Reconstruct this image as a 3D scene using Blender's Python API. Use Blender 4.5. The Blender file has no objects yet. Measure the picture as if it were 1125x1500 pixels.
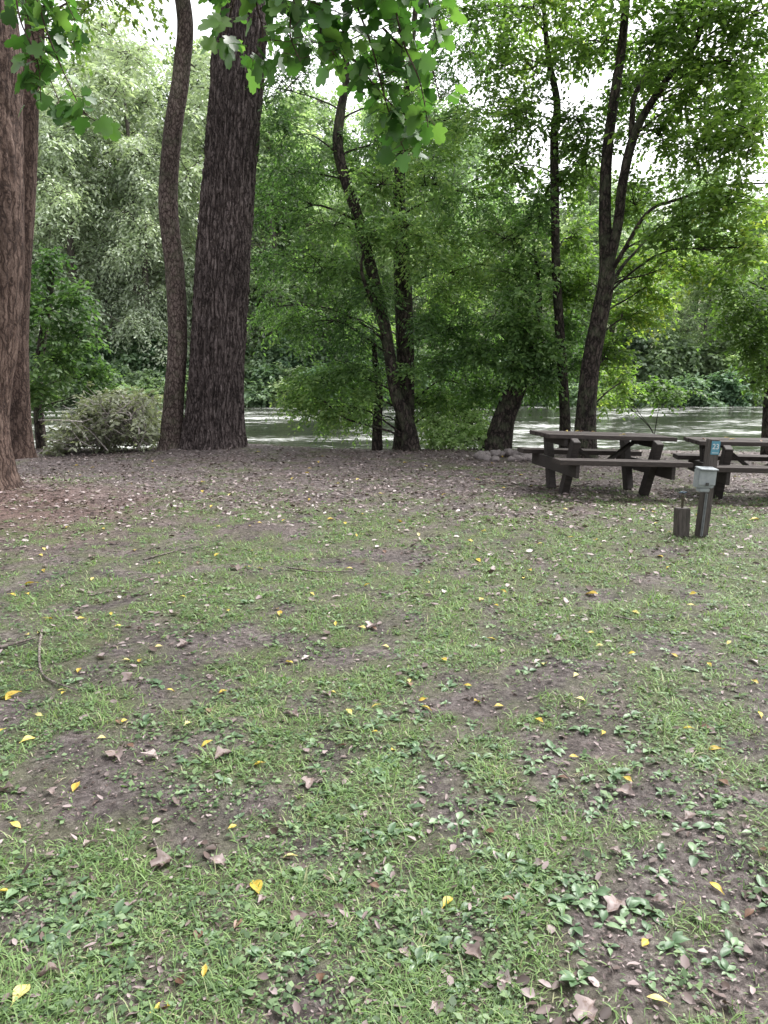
import bpy, math, numpy as np, bmesh
from mathutils import Vector, Matrix
rng=np.random.default_rng(11)
scene=bpy.context.scene
COL=scene.collection
CAMZ=1.6; PITCH=math.radians(10.5); FPX=1133.0
cp,sp=math.cos(PITCH),math.sin(PITCH)

# ------------------------------------------------------------------ noise / terrain
TAB=np.random.default_rng(3).random((256,256))
def vnoise(x,y):
    x=np.asarray(x,float);y=np.asarray(y,float)
    xi=np.floor(x).astype(int);yi=np.floor(y).astype(int)
    fx=x-xi;fy=y-yi;fx=fx*fx*(3-2*fx);fy=fy*fy*(3-2*fy)
    a=TAB[xi&255,yi&255];b=TAB[(xi+1)&255,yi&255];c=TAB[xi&255,(yi+1)&255];d=TAB[(xi+1)&255,(yi+1)&255]
    return (a*(1-fx)+b*fx)*(1-fy)+(c*(1-fx)+d*fx)*fy
def fbm(x,y,o=4):
    s=0;a=.5;t=0
    for i in range(o):
        s=s+a*vnoise(x*2**i+17.3*i,y*2**i+9.1*i);t+=a;a*=.5
    return s/t
def sstep(t):
    t=np.clip(t,0,1);return t*t*(3-2*t)
def H(x,y):
    x=np.asarray(x,float);y=np.asarray(y,float)
    near=sstep((22-y)/4)
    z=(fbm(x*.5+5,y*.5+3,3)-.5)*.10*near
    z=z+(fbm(x*3+1,y*3,3)-.5)*.045*near
    z=z-.018*np.clip(x-1.5,0,5)*near
    z=z+.20*np.exp(-((x+4.9)**2+(y-9.7)**2)/1.3**2)
    z=z+.14*np.exp(-((x+3.2)**2+(y-15.0)**2)/1.2**2)
    ye=15.9+1.0*(vnoise(x*.35+40,x*0+3.3)-.5)
    z=z-2.2*sstep((y-ye)/4.0)
    yf=57+3*(vnoise(x*.12+4,x*0+7.7)-.5)
    z=z+3.0*sstep((y-yf)/6.0)
    z=z+.20*np.clip(y-68,0,110)
    return z
def P(u,v,d):
    a=(u-562.5)/FPX;b=(750-v)/FPX
    t=d/(cp+b*sp)
    return np.array([a*t,d,CAMZ+t*(-sp+b*cp)])
def G(u,v):
    z=0.0
    a=(u-562.5)/FPX;b=(750-v)/FPX
    for i in range(6):
        t=(z-CAMZ)/(-sp+b*cp)
        x=a*t;y=(cp+b*sp)*t
        z=float(H(x,y))
    return np.array([x,y,z])
def base_at(u,v,y,sink=.12):
    x=P(u,v,y)[0];return np.array([x,y,float(H(x,y))-sink])

# ------------------------------------------------------------------ mesh helpers
def build_mesh(name,V,Fs,mat=None,smooth=False,fattr=None,vattr=None):
    V=np.asarray(V,float)
    if isinstance(Fs,np.ndarray):Fs=[Fs]
    Fs=[f for f in Fs if len(f)]
    me=bpy.data.meshes.new(name)
    me.vertices.add(len(V));me.vertices.foreach_set('co',V.astype(np.float32).ravel())
    tot=sum(f.size for f in Fs);npoly=sum(len(f) for f in Fs)
    me.loops.add(tot);me.loops.foreach_set('vertex_index',np.concatenate([f.ravel() for f in Fs]).astype(np.int32))
    starts=[];o=0
    for f in Fs:
        k=f.shape[1];starts.append(o+np.arange(len(f))*k);o+=f.size
    me.polygons.add(npoly);me.polygons.foreach_set('loop_start',np.concatenate(starts).astype(np.int32))
    if smooth: me.polygons.foreach_set('use_smooth',np.ones(npoly,bool))
    me.update(calc_edges=True)
    if fattr:
        for k,a in fattr.items():
            at=me.attributes.new(k,'FLOAT','FACE');at.data.foreach_set('value',np.asarray(a,np.float32))
    if vattr:
        for k,a in vattr.items():
            at=me.attributes.new(k,'FLOAT','POINT');at.data.foreach_set('value',np.asarray(a,np.float32))
    if mat: me.materials.append(mat)
    return me
def norm(a): return a/np.maximum(np.linalg.norm(a,axis=-1,keepdims=True),1e-9)
def thing(name,data=None,loc=(0,0,0),label='',cat='',group=None,kind=None,rot=(0,0,0),scale=1.0):
    o=bpy.data.objects.new(name,data);COL.objects.link(o)
    o.location=tuple(float(c) for c in loc);o.rotation_euler=rot
    o.scale=(scale,)*3 if np.isscalar(scale) else scale
    if data is None:o.empty_display_size=.2
    if kind!='structure' or label:
        if label:o['label']=label
        if cat:o['category']=cat
    if group:o['group']=group
    if kind:o['kind']=kind
    return o
def part(parent,name,data,loc=(0,0,0),rot=(0,0,0),label=None,kind=None):
    o=bpy.data.objects.new(name,data);COL.objects.link(o);o.parent=parent
    o.location=tuple(float(c) for c in loc);o.rotation_euler=rot
    if label:o['label']=label
    if kind:o['kind']=kind
    return o
def copy_thing(src,loc,rotz,scale,label=None):
    n=src.copy();COL.objects.link(n);n.location=tuple(float(c) for c in loc);n.rotation_euler=(0,0,rotz)
    n.scale=(scale,)*3 if np.isscalar(scale) else scale
    if label:n['label']=label
    for c in list(src.children):
        k=c.copy();k.parent=n;COL.objects.link(k)
    return n
class Geo:
    def __init__(s): s.V=[];s.F=[];s.n=0
    def add(s,V,F):
        s.V.append(V);s.F.append(F+s.n);s.n+=len(V)
    def mesh(s,name,mat,smooth=True,off=None):
        V=np.concatenate(s.V)
        if off is not None:V=V-off
        fs={}
        for f in s.F: fs.setdefault(f.shape[1],[]).append(f)
        return build_mesh(name,V,[np.concatenate(x) for x in fs.values()],mat,smooth)
def resample(pts,rad,m):
    pts=np.asarray(pts,float);rad=np.asarray(rad,float)
    n=len(pts)
    if n==2:
        t=np.linspace(0,1,m)[:,None];return pts[0]*(1-t)+pts[1]*t,rad[0]+(rad[1]-rad[0])*t[:,0]
    q=np.vstack([2*pts[0]-pts[1],pts,2*pts[-1]-pts[-2]])
    s=np.linspace(0,n-1,m);i=np.minimum(s.astype(int),n-2);f=(s-i)[:,None]
    p0,p1,p2,p3=q[i],q[i+1],q[i+2],q[i+3]
    out=.5*((2*p1)+(-p0+p2)*f+(2*p0-5*p1+4*p2-p3)*f**2+(-p0+3*p1-3*p2+p3)*f**3)
    return out,np.interp(s,np.arange(n),rad)
def tube(geo,pts,rad,seg=6,m=None,amp=0,ridges=20,flare=0,seed=0):
    if m is None:m=len(pts)
    p,r=resample(pts,rad,m) if m!=len(pts) else (np.asarray(pts,float),np.asarray(rad,float))
    T=norm(np.gradient(p,axis=0))
    ref=np.array([1.,.13,.07]) if abs(T[0][0])<.8 else np.array([.1,1.,.2])
    N=norm(ref-(T@ref)[:,None]*T);B=np.cross(T,N)
    th=np.arange(seg)*2*math.pi/seg
    R=np.repeat(r[:,None],seg,1)
    if amp:
        S=np.concatenate([[0],np.cumsum(np.linalg.norm(np.diff(p,axis=0),axis=1))])[:,None]
        TH=th[None]
        wob=2.4*(vnoise(np.cos(TH)*2+20+seed,np.sin(TH)*2+S*1.1)-.5)+1.3*(vnoise(np.cos(TH)*6+seed,np.sin(TH)*6+S*3.2)-.5)
        rd=np.abs(np.sin(ridges*.5*TH+wob*2.2))**.6
        br=vnoise(np.cos(TH)*9+60,np.sin(TH)*9+S*9)
        R=R*(1+amp*(rd-.85)+amp*.7*(br-.5)+.05*(vnoise(np.cos(TH)*1.2+9+seed,np.sin(TH)*1.2+S*.6)-.5)*2)
        if flare:
            R=R*(1+flare*np.exp(-S/.35)*(0.6+.9*vnoise(np.cos(TH)*2.2+33+seed,np.sin(TH)*2.2+11)))
    V=p[:,None]+R[...,None]*(np.cos(th)[None,:,None]*N[:,None]+np.sin(th)[None,:,None]*B[:,None])
    V=V.reshape(-1,3)
    i=np.arange(m-1)[:,None]*seg;j=np.arange(seg)[None];k=(j+1)%seg
    F=np.stack([i+j,i+k,i+seg+k,i+seg+j],-1).reshape(-1,4)
    geo.add(V,F)
# leaf templates
LEAF1=(np.array([[0,0,0],[.45,.30,.06],[1,0,-.10],[.45,-.30,.06]]),np.array([[0,1,2,3]]))
LEAF1N=(np.array([[0,0,0],[.45,.21,.05],[1,0,-.10],[.45,-.21,.05]]),np.array([[0,1,2,3]]))
a=[(0,0),(-.08,.16),(.02,.46),(.20,.34),(.30,.52),(.52,.56),(.58,.30),(.80,.30),(1.0,.10),(.93,0)]
LB=[(x,y,.10*abs(y)-.12*x*x) for x,y in a]+[(x,-y,.10*abs(y)-.12*x*x) for x,y in a[1:-1][::-1]]
LB=np.array([(.35,0,-.02)]+LB);nb=len(LB)-1
LOBED=(LB,np.array([[0,1+i,1+(i+1)%nb] for i in range(nb)]))
def instance(tmp,pos,X,Z,s):
    tv,tf=tmp
    X=norm(X);Z=norm(Z-(Z*X).sum(-1,keepdims=True)*X);Y=np.cross(Z,X)
    s=np.asarray(s)
    if s.ndim==1:s=np.repeat(s[:,None],3,1)
    tvs=tv[None]*s[:,None,:]
    V=pos[:,None]+tvs[...,0:1]*X[:,None]+tvs[...,1:2]*Y[:,None]+tvs[...,2:3]*Z[:,None]
    n=len(pos);k=len(tv)
    F=(tf[None]+(np.arange(n)*k)[:,None,None]).reshape(-1,tf.shape[1])
    return V.reshape(-1,3),F,len(tf)
def spray(Pp,D,L,nl,size,droop=.3,flat=.45,r=rng,cl=.8):
    n=len(Pp);D=norm(D)
    t=np.linspace(.12,1,nl)[None,:,None]
    L=L[:,None,None]
    pos=Pp[:,None]+D[:,None]*L*t+r.normal(0,.06,(n,nl,3))*L
    pos[...,2]-=(droop*L*t*t)[...,0]
    up=np.array([0,0,1.])
    side=norm(np.cross(D,up)+r.normal(0,.15,(n,3)))[:,None]
    sg=np.where(np.arange(nl)%2==0,1.,-1.)[None,:,None]
    X=D[:,None]*.7+side*sg+r.normal(0,.3,(n,nl,3));X[...,2]-=.25+droop*.5
    Z=up+r.normal(0,flat,(n,nl,3))
    s=size*(.65+.6*r.random((n,nl)))
    clump=vnoise(Pp[:,0]*cl+Pp[:,1]*.3*cl+90,Pp[:,2]*cl+Pp[:,1]*.5*cl+90)[:,None]
    sr=np.clip(r.random((n,1))*.35+r.random((n,nl))*.4+(clump-.5)*.8+.14,0,1)
    return pos.reshape(-1,3),X.reshape(-1,3),Z.reshape(-1,3),s.ravel(),sr.ravel()

# ------------------------------------------------------------------ materials
def nodes(name):
    m=bpy.data.materials.new(name);m.use_nodes=True;nt=m.node_tree;nt.nodes.clear()
    out=nt.nodes.new('ShaderNodeOutputMaterial');return m,nt,out
def N(nt,t,**k):
    n=nt.nodes.new(t)
    for a,b in k.items():
        if a.startswith('_'):setattr(n,a[1:],b)
        else:n.inputs[a.replace('__',' ')].default_value=b
    return n
def ramp(nt,stops,fac=None,interp='LINEAR'):
    r=nt.nodes.new('ShaderNodeValToRGB');cr=r.color_ramp;cr.interpolation=interp
    while len(cr.elements)<len(stops):cr.elements.new(.5)
    for e,(p,c) in zip(cr.elements,stops):
        e.position=p;e.color=(c[0],c[1],c[2],1) if len(c)==3 else c
    if fac is not None:nt.links.new(fac,r.inputs[0])
    return r
def g3(v):return (v,v,v)
def leaf_mat(name,stops,trans=.4,rough=.5,spec=.35,objvar=0.0,tmul=1.5):
    m,nt,out=nodes(name);L=nt.links.new
    at=N(nt,'ShaderNodeAttribute',_attribute_name='rnd')
    rp=ramp(nt,stops,at.outputs['Fac']);col=rp.outputs[0]
    if objvar:
        hs=N(nt,'ShaderNodeHueSaturation');L(col,hs.inputs['Color'])
        oi=N(nt,'ShaderNodeObjectInfo')
        m1=N(nt,'ShaderNodeMapRange');m1.inputs[3].default_value=1-objvar;m1.inputs[4].default_value=1+objvar
        L(oi.outputs['Random'],m1.inputs[0]);L(m1.outputs[0],hs.inputs['Value'])
        m2=N(nt,'ShaderNodeMapRange');m2.inputs[3].default_value=.485;m2.inputs[4].default_value=.515
        fr=N(nt,'ShaderNodeMath',_operation='FRACT');mu=N(nt,'ShaderNodeMath',_operation='MULTIPLY');mu.inputs[1].default_value=7.31
        L(oi.outputs['Random'],mu.inputs[0]);L(mu.outputs[0],fr.inputs[0]);L(fr.outputs[0],m2.inputs[0]);L(m2.outputs[0],hs.inputs['Hue'])
        col=hs.outputs[0]
    pb=N(nt,'ShaderNodeBsdfPrincipled',Roughness=rough);pb.inputs['Specular IOR Level'].default_value=spec
    L(col,pb.inputs['Base Color'])
    tr=N(nt,'ShaderNodeBsdfTranslucent')
    gm=N(nt,'ShaderNodeMix',_data_type='RGBA',_blend_type='MULTIPLY');gm.inputs[0].default_value=1
    gm.inputs[7].default_value=(1.10*tmul,1.25*tmul,.65*tmul,1)
    L(col,gm.inputs[6]);L(gm.outputs[2],tr.inputs[0])
    mx=N(nt,'ShaderNodeMixShader');mx.inputs[0].default_value=trans
    L(pb.outputs[0],mx.inputs[1]);L(tr.outputs[0],mx.inputs[2]);L(mx.outputs[0],out.inputs[0])
    return m
def bark_mat(name,cd,cm,cl,sc=9,zs=.14,bump=.03,moss=0.0,rough=.9):
    m,nt,out=nodes(name);L=nt.links.new
    tc=N(nt,'ShaderNodeTexCoord')
    no0=N(nt,'ShaderNodeTexNoise',Scale=7.0,Detail=5.0);L(tc.outputs['Object'],no0.inputs['Vector'])
    md=N(nt,'ShaderNodeMix',_data_type='RGBA',_blend_type='ADD');md.inputs[0].default_value=.14
    L(tc.outputs['Object'],md.inputs[6]);L(no0.outputs['Color'],md.inputs[7])
    mp=N(nt,'ShaderNodeMapping');mp.inputs['Scale'].default_value=(1,1,zs);L(md.outputs[2],mp.inputs[0])
    vo=N(nt,'ShaderNodeTexVoronoi',_feature='DISTANCE_TO_EDGE',Scale=sc);L(mp.outputs[0],vo.inputs['Vector'])
    no=N(nt,'ShaderNodeTexNoise',Scale=sc*2.5,Detail=8.0,Roughness=.75);L(mp.outputs[0],no.inputs['Vector'])
    nf=N(nt,'ShaderNodeTexNoise',Scale=30.0,Detail=6.0,Roughness=.8);L(tc.outputs['Object'],nf.inputs['Vector'])
    r1=ramp(nt,[(0,g3(0.15)),(.14,g3(.8)),(.45,g3(1))],vo.outputs['Distance'])
    a=N(nt,'ShaderNodeMath',_operation='MULTIPLY');L(r1.outputs[0],a.inputs[0]);L(no.outputs['Fac'],a.inputs[1])
    b=N(nt,'ShaderNodeMath',_operation='MULTIPLY_ADD');L(nf.outputs['Fac'],b.inputs[0]);b.inputs[1].default_value=.7;L(a.outputs[0],b.inputs[2])
    rc=ramp(nt,[(.42,cd),(.72,cm),(.98,cl)],b.outputs[0])
    col=rc.outputs[0]
    nl=N(nt,'ShaderNodeTexNoise',Scale=1.3,Detail=3.0);L(tc.outputs['Object'],nl.inputs['Vector'])
    ml=N(nt,'ShaderNodeMapRange');ml.inputs[1].default_value=.3;ml.inputs[2].default_value=.7;ml.inputs[3].default_value=.7;ml.inputs[4].default_value=1.3
    L(nl.outputs['Fac'],ml.inputs[0])
    hv=N(nt,'ShaderNodeHueSaturation');L(col,hv.inputs['Color']);L(ml.outputs[0],hv.inputs['Value']);col=hv.outputs[0]
    if moss:
        nm=N(nt,'ShaderNodeTexNoise',Scale=5.0,Detail=5.0);L(tc.outputs['Object'],nm.inputs['Vector'])
        rm=ramp(nt,[(.5,g3(0)),(.62,g3(moss))],nm.outputs['Fac'])
        mm=N(nt,'ShaderNodeMix',_data_type='RGBA');L(rm.outputs[0],mm.inputs[0]);L(col,mm.inputs[6]);mm.inputs[7].default_value=(.10,.12,.07,1);col=mm.outputs[2]
    bp=N(nt,'ShaderNodeBump',Strength=1.0,Distance=bump);L(b.outputs[0],bp.inputs['Height'])
    pb=N(nt,'ShaderNodeBsdfPrincipled',Roughness=rough);pb.inputs['Specular IOR Level'].default_value=.2
    L(col,pb.inputs['Base Color']);L(bp.outputs[0],pb.inputs['Normal']);L(pb.outputs[0],out.inputs[0])
    return m
def simple_mat(name,c1,c2,sc=20,rough=.6,bump=.002,metal=0,stretch=(1,1,1)):
    m,nt,out=nodes(name);L=nt.links.new
    tc=N(nt,'ShaderNodeTexCoord');mp=N(nt,'ShaderNodeMapping');mp.inputs['Scale'].default_value=stretch
    L(tc.outputs['Object'],mp.inputs[0])
    no=N(nt,'ShaderNodeTexNoise',Scale=sc,Detail=8.0,Roughness=.65);L(mp.outputs[0],no.inputs['Vector'])
    rc=ramp(nt,[(.3,c1),(.7,c2)],no.outputs['Fac'])
    bp=N(nt,'ShaderNodeBump',Strength=.8,Distance=bump);L(no.outputs['Fac'],bp.inputs['Height'])
    pb=N(nt,'ShaderNodeBsdfPrincipled',Roughness=rough,Metallic=metal)
    L(rc.outputs[0],pb.inputs['Base Color']);L(bp.outputs[0],pb.inputs['Normal']);L(pb.outputs[0],out.inputs[0])
    return m
bark_red=bark_mat('bark_reddish',(.032,.021,.018),(.095,.063,.052),(.20,.145,.122),sc=15,zs=.10,bump=.02)
bark_grey=bark_mat('bark_furrowed',(.022,.017,.017),(.088,.069,.067),(.24,.20,.195),sc=15,zs=.09,bump=.035)
bark_mid=bark_mat('bark_scaly',(.025,.018,.016),(.10,.075,.068),(.22,.18,.165),sc=20,zs=.35,bump=.015,moss=.2)
bark_dark=bark_mat('bark_dark_mossy',(.008,.007,.006),(.032,.025,.022),(.11,.088,.078),sc=16,zs=.25,bump=.02,moss=.3)
bark_far=simple_mat('bark_far',(.05,.042,.038),(.14,.12,.11),6,.9,.01)
lf_mid=leaf_mat('leaf_mid_green',[(0,(.035,.075,.028)),(.45,(.095,.17,.06)),(.8,(.18,.28,.10)),(1,(.30,.39,.15))],.45)
lf_dark=leaf_mat('leaf_deep_green',[(0,(.03,.07,.025)),(.6,(.09,.16,.055)),(1,(.19,.27,.10))],.4)
lf_light=leaf_mat('leaf_light_green',[(0,(.05,.095,.025)),(.5,(.115,.19,.05)),(.85,(.20,.29,.075)),(1,(.36,.40,.11))],.48)
lf_lobed=leaf_mat('leaf_lobed_green',[(0,(.03,.08,.02)),(.6,(.065,.15,.035)),(1,(.13,.23,.06))],.34,rough=.4,spec=.5)
lf_pale_haze=leaf_mat('leaf_pale_willow_hazed',[(0,(.34,.40,.31)),(.5,(.52,.59,.46)),(1,(.70,.78,.61))],.3,objvar=.06,tmul=1.1)  # light willow green, lightened further to paint distance haze into the leaves
lf_far_haze=leaf_mat('leaf_far_green_hazed',[(0,(.18,.24,.16)),(.5,(.35,.45,.28)),(1,(.56,.65,.41))],.38,objvar=.18,tmul=1.2)  # leaf colours paled and greyed to stand in for haze across the river
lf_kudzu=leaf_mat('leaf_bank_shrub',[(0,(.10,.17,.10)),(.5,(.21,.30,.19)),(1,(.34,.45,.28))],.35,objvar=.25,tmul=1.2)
lf_with=leaf_mat('leaf_withered',[(0,(.14,.15,.10)),(.5,(.27,.29,.21)),(1,(.46,.49,.37))],.25)

# ------------------------------------------------------------------ ground
def grass_mask(x,y):
    patch=fbm(x*.9+31,y*.9+12,4)
    fine=fbm(x*4.5+3,y*4.5+8,4)
    prof=np.interp(y,[0,2.5,4,6.5,8.5,10.5,12,16],[.44,.48,.57,.62,.52,.26,.05,.08])
    prof=prof+.16*sstep((x-.3)/2.5)*sstep((y-3)/1.5)*sstep((10.5-y)/2)-.10*sstep((-x-1)/2)*sstep((y-4)/3)
    prof=prof-.5*np.exp(-((x+4.6)**2+(y-8.7)**2)/1.7**2)
    return np.clip((patch-.5)*1.2+(fine-.5)*2.1+prof,0,1)
def litter_mask(x,y):
    return np.clip(sstep((y-7.2)/3)*.98+.18+(fbm(x*1.1,y*1.1+50,3)-.5)*1.0,0,1)
def red_mask(x,y):
    return np.clip(1.0*np.exp(-((x+4.3)**2+(y-8.4)**2)/1.8**2)+(fbm(x*2,y*2,3)-.5)*.5,0,1)
def axis(segs):
    o=[]
    for a,b,s in segs:o.append(np.arange(a,b,s))
    o.append([segs[-1][1]]);return np.concatenate(o)
xs=axis([(-500,-100,40),(-100,-20,4),(-20,-8,.6),(-8,8,.055),(8,20,.6),(20,100,4),(100,500,40)])
ys=axis([(-60,-6,6),(-6,0.8,.4),(.8,7,.045),(7,17,.07),(17,24,.3),(24,56,3),(56,70,.8),(70,190,4),(190,900,50)])
X,Y=np.meshgrid(xs,ys);Z=H(X,Y)
V=np.stack([X.ravel(),Y.ravel(),Z.ravel()],1)
nx=len(xs);i=np.arange(len(ys)-1)[:,None]*nx;j=np.arange(nx-1)[None]
F=np.stack([i+j,i+j+1,i+nx+j+1,i+nx+j],-1).reshape(-1,4)
xf,yf=X.ravel(),Y.ravel()
m,nt,out=nodes('ground_soil');L=nt.links.new
tc=N(nt,'ShaderNodeTexCoord')
n1=N(nt,'ShaderNodeTexNoise',Scale=1.8,Detail=9.0,Roughness=.7);L(tc.outputs['Object'],n1.inputs['Vector'])
n2=N(nt,'ShaderNodeTexNoise',Scale=26.0,Detail=8.0,Roughness=.75);L(tc.outputs['Object'],n2.inputs['Vector'])
n3=N(nt,'ShaderNodeTexNoise',Scale=110.0,Detail=5.0,Roughness=.75);L(tc.outputs['Object'],n3.inputs['Vector'])
v1=N(nt,'ShaderNodeTexVoronoi',Scale=30.0);L(tc.outputs['Object'],v1.inputs['Vector'])
soil=ramp(nt,[(.33,(.026,.020,.018)),(.46,(.095,.078,.072)),(.57,(.19,.162,.152)),(.72,(.34,.305,.295))],n2.outputs['Fac'])
big=ramp(nt,[(.36,g3(.5)),(.62,g3(1.25))],n1.outputs['Fac'])
mm=N(nt,'ShaderNodeMix',_data_type='RGBA',_blend_type='MULTIPLY');mm.inputs[0].default_value=1;L(soil.outputs[0],mm.inputs[6]);L(big.outputs[0],mm.inputs[7])
ag=N(nt,'ShaderNodeAttribute',_attribute_name='grass');al=N(nt,'ShaderNodeAttribute',_attribute_name='litter');ar=N(nt,'ShaderNodeAttribute',_attribute_name='red')
lc=ramp(nt,[(0,(.05,.035,.032)),(.3,(.13,.10,.10)),(.6,(.23,.185,.19)),(.85,(.31,.255,.255)),(1,(.44,.39,.39))],None,'CONSTANT')
sx=N(nt,'ShaderNodeSeparateColor');L(v1.outputs['Color'],sx.inputs[0]);L(sx.outputs[0],lc.inputs[0])
fl=N(nt,'ShaderNodeMath',_operation='MULTIPLY');fl.inputs[1].default_value=.55;L(al.outputs['Fac'],fl.inputs[0])
m2=N(nt,'ShaderNodeMix',_data_type='RGBA');L(fl.outputs[0],m2.inputs[0]);L(mm.outputs[2],m2.inputs[6]);L(lc.outputs[0],m2.inputs[7])
m3=N(nt,'ShaderNodeMix',_data_type='RGBA',_blend_type='MULTIPLY');L(ar.outputs['Fac'],m3.inputs[0]);L(m2.outputs[2],m3.inputs[6]);m3.inputs[7].default_value=(1.0,.76,.68,1)
ms=N(nt,'ShaderNodeMath',_operation='MULTIPLY_ADD');L(ag.outputs['Fac'],ms.inputs[0]);ms.inputs[1].default_value=.9;
msn=N(nt,'ShaderNodeMath',_operation='SUBTRACT');L(n2.outputs['Fac'],msn.inputs[0]);msn.inputs[1].default_value=.45;L(msn.outputs[0],ms.inputs[2])
msr=ramp(nt,[(.15,g3(0)),(.80,g3(.78))],ms.outputs[0])
mc=ramp(nt,[(.35,(.045,.058,.024)),(.65,(.175,.205,.085))],n3.outputs['Fac'])
m4=N(nt,'ShaderNodeMix',_data_type='RGBA');L(msr.outputs[0],m4.inputs[0]);L(m3.outputs[2],m4.inputs[6]);L(mc.outputs[0],m4.inputs[7])
pb=N(nt,'ShaderNodeBsdfPrincipled',Roughness=.75);pb.inputs['Specular IOR Level'].default_value=.35
L(m4.outputs[2],pb.inputs['Base Color'])
b1=N(nt,'ShaderNodeBump',Strength=1.0,Distance=.05);L(n2.outputs['Fac'],b1.inputs['Height'])
b2=N(nt,'ShaderNodeBump',Strength=1.0,Distance=.014);L(n3.outputs['Fac'],b2.inputs['Height']);L(b1.outputs[0],b2.inputs['Normal'])
L(b2.outputs[0],pb.inputs['Normal']);L(pb.outputs[0],out.inputs[0])
farg=np.where(yf>50,1.0,grass_mask(xf,yf))
thing('ground',build_mesh('ground',V,F,m,True,vattr={'grass':farg,'litter':litter_mask(xf,yf),'red':red_mask(xf,yf)}),kind='structure')

# ------------------------------------------------------------------ water
m,nt,out=nodes('river_water');L=nt.links.new
tc=N(nt,'ShaderNodeTexCoord');mp=N(nt,'ShaderNodeMapping');mp.inputs['Scale'].default_value=(.5,1,1);L(tc.outputs['Object'],mp.inputs[0])
w1=N(nt,'ShaderNodeTexNoise',Scale=1.4,Detail=5.0,Roughness=.55,Distortion=.5);L(mp.outputs[0],w1.inputs['Vector'])
w2=N(nt,'ShaderNodeTexNoise',Scale=.30,Detail=4.0);L(mp.outputs[0],w2.inputs['Vector'])
fo=N(nt,'ShaderNodeTexNoise',Scale=2.4,Detail=8.0,Roughness=.78,Distortion=.8);L(mp.outputs[0],fo.inputs['Vector'])
bb=N(nt,'ShaderNodeBump',Strength=1.0,Distance=.085);L(w1.outputs['Fac'],bb.inputs['Height'])
wc=ramp(nt,[(.35,(.022,.025,.018)),(.65,(.05,.054,.042))],w2.outputs['Fac'])
pb=N(nt,'ShaderNodeBsdfPrincipled',Roughness=.07);pb.inputs['IOR'].default_value=1.33;pb.inputs['Specular IOR Level'].default_value=.5
L(wc.outputs[0],pb.inputs['Base Color']);L(bb.outputs[0],pb.inputs['Normal'])
fd=N(nt,'ShaderNodeBsdfDiffuse');fd.inputs[0].default_value=(.55,.56,.54,1)
sm=N(nt,'ShaderNodeMath',_operation='MULTIPLY_ADD');L(w2.outputs['Fac'],sm.inputs[0]);sm.inputs[1].default_value=.6;L(fo.outputs['Fac'],sm.inputs[2])
fr=ramp(nt,[(.84,g3(0)),(.95,g3(.7))],sm.outputs[0])
mx=N(nt,'ShaderNodeMixShader');L(fr.outputs[0],mx.inputs[0]);L(pb.outputs[0],mx.inputs[1]);L(fd.outputs[0],mx.inputs[2]);L(mx.outputs[0],out.inputs[0])
V=np.array([[-300,15,-1.15],[300,15,-1.15],[300,64,-1.15],[-300,64,-1.15]],float)
thing('water',build_mesh('water',V,np.array([[0,1,2,3]]),m),kind='structure')

# ------------------------------------------------------------------ tree builder
def make_tree(name,label,base,trunks,blobs,bark,leafm,leaf=.09,ntw=14,nsp=7,nl=12,tmpl=LEAF1,droop=.3,flat=.45,
              group=None,cat='tree',seed=0,splen=(.28,.5),twr=.009,kind=None,limbr=1.0,cl=.8):
    r=np.random.default_rng(seed+100);base=np.asarray(base,float)
    root=thing(name,None,base,label,cat,group)
    g=Geo();allp=[];allr=[]
    for tr in trunks:
        pts,rad,seg,m_,amp,rid,fl=tr
        tube(g,pts,rad,seg,m_,amp,rid,fl,seed)
        p,rr=resample(pts,rad,40);allp.append(p);allr.append(rr)
    allp=np.concatenate(allp);allr=np.concatenate(allr)
    SP=[];SD=[];SL=[]
    for b in blobs:
        c=np.asarray(b[0],float);rad=np.asarray(b[1],float)*np.ones(3);w=b[2] if len(b)>2 else 1.0
        dv=c-allp;dist=np.linalg.norm(dv,axis=1)+2.0*np.maximum(0,allp[:,2]-c[2]+.3*np.linalg.norm(dv[:,:2],axis=1))
        k=int(np.argmin(dist));p0=allp[k];d=np.linalg.norm(c-p0)
        r0=min(.55*allr[k],(.010+.008*d)*limbr)
        mid=(p0+c)/2+np.array([0,0,.12*d])+r.normal(0,.05*d,3)
        q=p0*.75+mid*.25+np.array([0,0,.05*d]);
        lp,lr=resample(np.array([p0,q,mid,(mid+c)/2+r.normal(0,.04*d,3),c]),np.array([r0,r0*.85,r0*.6,r0*.42,r0*.25]),12)
        tube(g,lp,lr,6)
        n=max(3,int(ntw*w))
        for t in range(n):
            dr=norm(r.normal(0,1,3));e=c+dr*rad*(.35+.65*r.random()**.5)
            s=lp[r.integers(6,12)] if r.random()<.6 else c
            q=(s+e)/2+r.normal(0,.08*np.linalg.norm(e-s),3)+np.array([0,0,.08])
            tp,_=resample(np.array([s,q,e]),np.array([1,1,1]),5)
            tube(g,tp,np.linspace(twr,twr*.3,5),4)
            tt=r.random(nsp)**.7*4;ii=np.minimum(tt.astype(int),3);ff=(tt-ii)[:,None]
            pp=tp[ii]*(1-ff)+tp[ii+1]*ff
            dd=norm(e-s)*.55+r.normal(0,.75,(nsp,3))*np.array([1,1,.6])
            SP.append(pp);SD.append(dd);SL.append(r.uniform(splen[0],splen[1],nsp))
    tm=g.mesh('trunk',bark,True,base)
    part(root,'trunk',tm)
    if SP:
        pos,X,Z,s,sr=spray(np.concatenate(SP),np.concatenate(SD),np.concatenate(SL),nl,leaf,droop,flat,r,cl)
        V,F,k=instance(tmpl,pos-base,X,Z,s)
        part(root,'crown',build_mesh('crown',V,F,leafm,False,fattr={'rnd':np.repeat(sr,k)}))
    return root

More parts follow.
